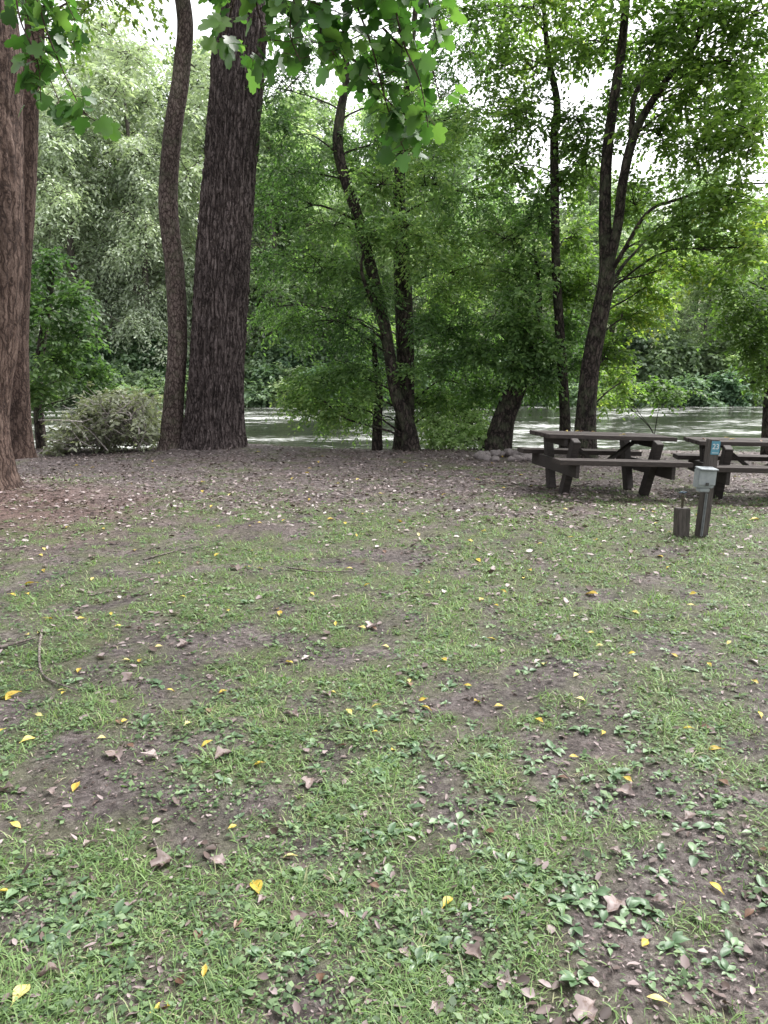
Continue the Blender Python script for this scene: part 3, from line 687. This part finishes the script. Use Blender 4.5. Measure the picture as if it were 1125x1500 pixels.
g=Geo();tube(g,np.array([[0,0,.26],[0,0,.33],[0,0,.40]]),np.array([.012,.012,.015]),10)
tube(g,np.array([[0,0,.37],[0,-.04,.375],[0,-.07,.36],[0,-.08,.335]]),np.array([.012,.012,.011,.013]),10)
tube(g,np.array([[0,0,.40],[0,0,.425]]),np.array([.018,.012]),10)
part(root,'tap',g.mesh('tap',brass))
blm=simple_mat('blue_handle',(.03,.05,.07),(.05,.08,.12),20,.5)
part(root,'handle',boards('handle',[((0,0,.432),(.085,.022,.012),None),((0,0,.432),(.022,.075,.0118),None)],blm,.003))

# ------------------------------------------------------------------ ground cover
def samp(n,d0,d1,r,mw=.62,pad=.8):
    d=d0*(d1/d0)**r.random(n);x=r.uniform(-1,1,n)*(mw*d+pad);return x,d
r=np.random.default_rng(200)
gr_m=leaf_mat('grass_blades',[(0,(.05,.085,.03)),(.4,(.115,.19,.065)),(.75,(.185,.28,.10)),(.90,(.26,.28,.15)),(1,(.38,.34,.23))],.28,rough=.5)
tv=np.array([[-.5,0,0],[.5,0,0],[-.42,.10,.55],[.42,.10,.55],[-.06,.42,.95],[.06,.42,.95]]);BL=(tv,np.array([[0,1,3,2],[2,3,5,4]]))
x,y=samp(68000,1.15,13,r);msk=grass_mask(x,y);keep=r.random(len(x))<np.clip((msk-.34)*1.15,0.05,.52);x,y=x[keep],y[keep];mk=msk[keep]
nbld=6;nt_=len(x)
bx_=np.repeat(x,nbld)+r.normal(0,.016,nt_*nbld)*(1+np.repeat(y,nbld)*.15);by_=np.repeat(y,nbld)+r.normal(0,.016,nt_*nbld)*(1+np.repeat(y,nbld)*.15)
yaw=r.random(len(bx_))*6.283;out_=np.stack([np.cos(yaw),np.sin(yaw),0*yaw],1);lean=r.uniform(.2,2.2,len(bx_))[:,None]
Zd=norm(np.array([0,0,1.])+out_*lean);Yd=norm(out_-(out_*Zd).sum(1,keepdims=True)*Zd);Xd=np.cross(Yd,Zd)
ln=np.repeat(r.uniform(.35,1.3,nt_)*(.5+.5*mk),nbld)*r.uniform(.5,1.25,len(bx_))*.058
wd=(.0021+.0006*by_)*r.uniform(.7,1.4,len(bx_))
V,F,k=instance(BL,np.stack([bx_,by_,H(bx_,by_)-.002],1),Xd,Zd,np.stack([wd,ln,ln],1))
rv=np.clip(np.repeat(r.random(nt_)*.6,nbld)+r.random(len(bx_))*.42,0,1)
thing('grass',build_mesh('grass',V,F,gr_m,False,fattr={'rnd':np.repeat(rv,k)}),label='short patchy green grass growing in bare soil',cat='grass',kind='stuff')
wm=leaf_mat('creeping_weed_leaf',[(0,(.045,.08,.035)),(.5,(.095,.155,.07)),(1,(.19,.27,.13))],.3,rough=.5)
x,y=samp(40000,1.15,12,r);msk=grass_mask(x+.13,y+.2);keep=r.random(len(x))<np.clip((msk-.20)*1.1,.06,.75);x,y=x[keep],y[keep];n=len(x);q=4
x=np.repeat(x,q)+r.normal(0,.014,n*q);y=np.repeat(y,q)+r.normal(0,.014,n*q);big_=np.repeat(r.random(n)**3,q);n=len(x)
yaw=r.random(n)*6.283;Xd=np.stack([np.cos(yaw),np.sin(yaw),r.normal(.15,.25,n)],1)
V,F,k=instance(LEAF1,np.stack([x,y,H(x,y)+r.uniform(.002,.014,n)],1),Xd,np.array([0,0,1.])+r.normal(0,.3,(n,3)),(.008+.0013*y+.018*big_)*r.uniform(.6,1.5,n))
thing('creeping_weeds',build_mesh('creeping_weeds',V,F,wm,False,fattr={'rnd':r.random(n*k)}),label='tiny creeping green weeds covering the soil',cat='ground cover',kind='stuff')
lt_m=leaf_mat('dead_leaf_litter',[(0,(.035,.022,.018)),(.3,(.10,.07,.062)),(.6,(.20,.155,.152)),(.85,(.32,.26,.258)),(1,(.46,.41,.40))],.10,rough=.55,tmul=.8)
CR=(np.array([[0,0,0],[.25,.26,.10],[.7,.24,.12],[1,0,.02],[.7,-.22,.02],[.25,-.26,.12]]),np.array([[0,3,2,1],[0,5,4,3]]))
x,y=samp(52000,4.0,17,r,pad=1.5);keep=r.random(len(x))<litter_mask(x,y)*np.clip((y-3.5)/4.5,.05,1);x,y=x[keep],y[keep]
x2,y2=samp(34000,1.15,9,r);nf_=len(x);x=np.concatenate([x,x2]);y=np.concatenate([y,y2]);n=len(x)
szs=np.concatenate([r.uniform(.02,.075,nf_),r.uniform(.004,.020,len(x2))+.024*(r.random(len(x2))<.08)])
yaw=r.random(n)*6.283;Xd=np.stack([np.cos(yaw),np.sin(yaw),r.normal(0,.2,n)],1)
V,F,k=instance(CR,np.stack([x,y,H(x,y)+.004+szs*.1],1),Xd,np.array([0,0,1.])+r.normal(0,.35,(n,3)),np.stack([szs,szs*r.uniform(.25,1.2,n),szs],1))
lr_=r.random(n);lr_[nf_:]*=.8
thing('leaf_litter',build_mesh('leaf_litter',V,F,lt_m,False,fattr={'rnd':np.repeat(lr_,k)}),label='scattered brown and mauve dead leaf litter',cat='leaf litter',kind='stuff')

# plantain rosettes
pm=leaf_mat('plantain_leaf',[(0,(.055,.105,.05)),(.5,(.10,.17,.085)),(1,(.18,.265,.14))],.22,rough=.42,spec=.5)
def leaf_grid(L_,W_,nseg=6,arch=.35,fold=.15,sd=0,tip=.8):
    rr=np.random.default_rng(sd);v=[];wv=rr.random()*6
    for i in range(nseg+1):
        t=i/nseg
        w=W_*max(.05,(math.sin(math.pi*min(1,max(0,(t-.15)/.85))**tip))) if t>.15 else W_*.08
        for s in(-1,-.5,0,.5,1):
            v.append((t*L_,s*w*.5,abs(s)*fold*w+L_*arch*(t-t*t*1.25)+.04*W_*math.sin(7*t+s*2+wv)))
    F_=[]
    for i in range(nseg):
        for j in range(4):F_.append((i*5+j,i*5+j+1,(i+1)*5+j+1,(i+1)*5+j))
    return np.array(v),np.array(F_)
ros=[]
for vv in range(8):
    rr=np.random.default_rng(300+vv);Vs=[];Fs_=[];n0=0;rd=[]
    nlf=rr.integers(4,8)
    for i in range(nlf):
        L_=rr.uniform(.03,.085);v,f=leaf_grid(L_,L_*rr.uniform(.36,.54),arch=rr.uniform(.1,.5),sd=vv*10+i)
        a_=i*2.4+rr.normal(0,.4);el=rr.uniform(-.05,.35)
        c_,s_2=math.cos(el),math.sin(el);v=np.stack([v[:,0]*c_-v[:,2]*s_2,v[:,1],v[:,0]*s_2+v[:,2]*c_],1)
        v=np.stack([v[:,0]*math.cos(a_)-v[:,1]*math.sin(a_),v[:,0]*math.sin(a_)+v[:,1]*math.cos(a_),v[:,2]],1)
        Vs.append(v);Fs_.append(f+n0);n0+=len(v);rd+= [rr.random()]*len(f)
    ros.append(build_mesh('plantain_weed',np.concatenate(Vs),np.concatenate(Fs_),pm,True,fattr={'rnd':rd}))
spots=[]
for cu_,cv,su,sv,nn in [(760,1095,200,60,38),(860,1335,190,65,40),(110,1345,100,70,16),(455,1200,80,50,7),(610,1360,110,60,16),(620,1205,80,50,9),
                        (1030,1130,100,60,12),(300,1120,90,60,7),(1000,1220,100,70,14),(330,1400,100,60,6),(60,1280,60,40,4),(900,950,190,60,14),(1040,1400,80,60,6),(740,1290,80,40,8),(560,1080,90,50,8),(400,1000,240,60,8),(560,1050,420,260,60)]:
    for i in range(nn):spots.append((cu_+r.normal(0,1)*su*.6,cv+r.normal(0,1)*sv*.6))
for i,(u,v) in enumerate(spots):
    g_=G(u,min(max(v,840),1560));s=.40+.50*r.random()**1.3
    thing('plantain_weed',ros[i%8],(g_[0],g_[1],g_[2]+.003),'low rosette of broad green plantain leaves in soil','plant','broadleaf weeds in the grass',rot=(r.normal(0,.08),r.normal(0,.08),r.random()*6.28),scale=s)

# fallen leaves
def fl_mat(name,c1,c2,c3):
    m,nt,out=nodes(name);L=nt.links.new
    oi=N(nt,'ShaderNodeObjectInfo');tc=N(nt,'ShaderNodeTexCoord');no=N(nt,'ShaderNodeTexNoise',Scale=6.0,Detail=5.0);L(tc.outputs['Object'],no.inputs['Vector'])
    rp=ramp(nt,[(0,c1),(.6,c2),(1,c3)],oi.outputs['Random'])
    sp_=ramp(nt,[(.35,(.5,.38,.25)),(.5,g3(1))],no.outputs['Fac'])
    mx=N(nt,'ShaderNodeMix',_data_type='RGBA',_blend_type='MULTIPLY');mx.inputs[0].default_value=.7;L(rp.outputs[0],mx.inputs[6]);L(sp_.outputs[0],mx.inputs[7])
    pb=N(nt,'ShaderNodeBsdfPrincipled',Roughness=.5);L(mx.outputs[2],pb.inputs['Base Color'])
    tr=N(nt,'ShaderNodeBsdfTranslucent');L(mx.outputs[2],tr.inputs[0]);ms=N(nt,'ShaderNodeMixShader');ms.inputs[0].default_value=.25
    L(pb.outputs[0],ms.inputs[1]);L(tr.outputs[0],ms.inputs[2]);L(ms.outputs[0],out.inputs[0]);return m
ym=fl_mat('fallen_yellow',(.42,.30,.04),(.60,.47,.08),(.58,.53,.22))
bm_=fl_mat('fallen_brown',(.10,.05,.03),(.20,.12,.08),(.30,.20,.15))
mm_=fl_mat('fallen_mauve',(.15,.11,.10),(.25,.195,.185),(.36,.30,.29))
def fallen(mat,sd,asp=.45):
    v,f=leaf_grid(1,asp,8,.22,.22,sd,tip=1.0);v[:,0]-=.5;return build_mesh('fallen_leaf',v,f,mat,True)
yl=[fallen(ym,i,.38+.05*i) for i in range(4)];bl_=[fallen(bm_,10+i,.45+.06*i) for i in range(3)]
def dead_scrap(mat,sd):
    rr=np.random.default_rng(sd);v,f=leaf_grid(1,.55+.2*rr.random(),8,.15,.35,sd,tip=1.0);v[:,0]-=.5
    ang=np.arctan2(v[:,1],v[:,0]);rad=1+.22*np.sin(ang*5+rr.random()*6)+.12*np.sin(ang*9+rr.random()*6)
    v[:,0]*=rad;v[:,1]*=rad;v[:,2]+=.05*np.sin(v[:,0]*9+v[:,1]*7+sd)
    return build_mesh('fallen_leaf',v,f,mat,True)
ml_=[dead_scrap(mm_,i) for i in range(5)]
def drop(u,v,size,me,label,world=None):
    g_=G(u,v) if world is None else np.array([world[0],world[1],H(world[0],world[1]) if len(world)<3 else world[2]])
    thing('fallen_leaf',me,(g_[0],g_[1],g_[2]+.010),label,'leaf','fallen leaves on the ground',rot=(r.normal(0,.22),r.normal(0,.22),r.random()*6.28),scale=float(size))
YL='small yellow fallen leaf lying on the grass';BLb='curled brown fallen leaf lying on the soil';ML='ragged mauve grey dead leaf on the soil'
for u,v,s in [(375,1302,.095),(30,1462,.08),(112,1155,.07),(380,1122,.055),(425,1258,.055),(655,1326,.055),(625,1040,.06),(730,1037,.06),(798,975,.08),(850,1027,.06),(698,1030,.07),
   (15,1022,.11),(1050,1305,.055),(965,1470,.06),(275,1063,.05),(300,1425,.045),(235,1482,.055),(945,1385,.04),(40,1087,.07),(22,1212,.055),(340,1215,.04),(410,900,.09),(120,908,.07),
   (45,857,.11),(865,872,.11),(700,822,.1),(1048,1100,.07),(650,968,.06),(790,1058,.06),(1105,762,.12),(550,1075,.045),(205,970,.055),(5,1310,.045),(920,1145,.045),(705,880,.08),(585,765,.11),(485,762,.1)]:
    drop(u,v,s,yl[r.integers(4)],YL)
for u,v,s in [(350,1356,.05),(470,1438,.05),(715,1222,.055),(550,1302,.04),(290,1375,.05),(265,1440,.05),(175,1060,.06),(1060,1150,.06),(600,1005,.06),(500,1095,.05)]:
    drop(u,v,s,bl_[r.integers(3)],BLb)
for u,v,s in [(172,1110,.12),(222,1112,.09),(325,1110,.11),(455,1150,.095),(695,1402,.08),(860,1485,.085),(240,1268,.09),(430,1050,.08),(545,920,.12),(790,1270,.05),(965,1325,.06),(130,1240,.06),
   (70,1430,.07),(640,1480,.05),(480,1020,.08),(820,940,.10),(190,995,.09),(345,835,.13),(900,1250,.05),(590,1400,.05),(1010,1200,.06),(385,1320,.04),(10,1160,.07),(740,1440,.05),(540,1225,.05)]:
    drop(u,v,s,ml_[r.integers(5)],ML)
x,y=samp(165,3.0,15,r,pad=.2)
for a_,b_ in zip(x,y):drop(0,0,r.uniform(.028,.045)+.004*b_,yl[r.integers(4)],YL,(a_,b_))
x,y=samp(40,2.0,13,r,pad=.2)
for a_,b_ in zip(x,y):
    if r.random()<.5:drop(0,0,r.uniform(.04,.07),bl_[r.integers(3)],BLb,(a_,b_))
    else:drop(0,0,r.uniform(.05,.09),ml_[r.integers(5)],ML,(a_,b_))
for (tx,ty,tz,yaw_,roll_) in TBL:
    for i in range(9):
        lx,ly=r.uniform(-.8,.8),r.uniform(-.33,.33)
        wx=tx+lx*math.cos(yaw_)-ly*math.sin(yaw_);wy=ty+lx*math.sin(yaw_)+ly*math.cos(yaw_);wz=tz-.01+.768*math.cos(roll_)-lx*math.sin(roll_)+.001
        drop(0,0,r.uniform(.05,.08),[yl[i%4],bl_[i%3]][i%2],'small fallen leaf lying on a picnic table',(wx,wy,wz))
st_m=bark_mat('stick_bark',(.05,.04,.035),(.13,.11,.10),(.25,.22,.20),sc=30,bump=.002)
def stick(uv,rad,sd):
    rr=np.random.default_rng(sd);p=[]
    for u,v in uv:
        q=G(u,v);p.append([q[0],q[1],q[2]+rad*1.2+abs(rr.normal(0,.006))])
    p=np.array(p);g=Geo();tube(g,p,np.linspace(rad,rad*.4,len(p)),7,24,.06,3)
    thing('stick',g.mesh('stick',st_m,True,p[0]),p[0],'thin dead twig lying on the ground','stick','twigs on the ground')
for i,(uv,rd) in enumerate([([(62,925),(58,950),(60,985),(75,1000),(115,1015)],.009),([(0,952),(30,945),(52,938)],.012),([(225,1230),(232,1262),(205,1310)],.004),
   ([(420,835),(470,842),(520,838)],.008),([(210,822),(260,808),(300,800)],.008),([(415,1047),(445,1050),(480,1046)],.005),([(900,905),(935,912),(980,908)],.006),([(520,1180),(535,1215),(530,1240)],.003),
   ([(690,705),(740,712),(770,710)],.010),([(130,875),(165,868),(190,872)],.007),([(820,1130),(850,1160),(860,1185)],.003)]):
    stick(uv,rd,i)

# ------------------------------------------------------------------ camera / light
cam=bpy.data.cameras.new('camera');co=bpy.data.objects.new('camera',cam);COL.objects.link(co)
co.location=(0,0,CAMZ);co.rotation_euler=(math.pi/2-PITCH,0,0)
cam.sensor_fit='VERTICAL';cam.sensor_height=36;cam.lens=36*FPX/1500;cam.clip_end=2000;cam.clip_start=.05
scene.camera=co
w=bpy.data.worlds.new('World');scene.world=w;w.use_nodes=True;nt=w.node_tree;nt.nodes.clear()
sk=nt.nodes.new('ShaderNodeTexSky');sk.sky_type='NISHITA';sk.sun_disc=False;EL=math.radians(60);AZ=math.radians(55)
sk.sun_elevation=EL;sk.sun_rotation=AZ;sk.dust_density=6;sk.air_density=1.0;sk.ozone_density=1
hs=nt.nodes.new('ShaderNodeHueSaturation');hs.inputs['Saturation'].default_value=.12
bg=nt.nodes.new('ShaderNodeBackground');bg.inputs[1].default_value=.46;wo=nt.nodes.new('ShaderNodeOutputWorld')
nt.links.new(sk.outputs[0],hs.inputs['Color']);nt.links.new(hs.outputs[0],bg.inputs[0]);nt.links.new(bg.outputs[0],wo.inputs[0])
sl=bpy.data.lights.new('sun','SUN');sl.energy=2.6;sl.angle=math.radians(16);sl.color=(1,.97,.92)
so=bpy.data.objects.new('sun',sl);COL.objects.link(so)
dv=Vector((math.sin(AZ)*math.cos(EL),math.cos(AZ)*math.cos(EL),math.sin(EL)))
so.rotation_euler=dv.to_track_quat('Z','Y').to_euler()
scene.view_settings.view_transform='Standard';scene.view_settings.look='None';scene.view_settings.exposure=0
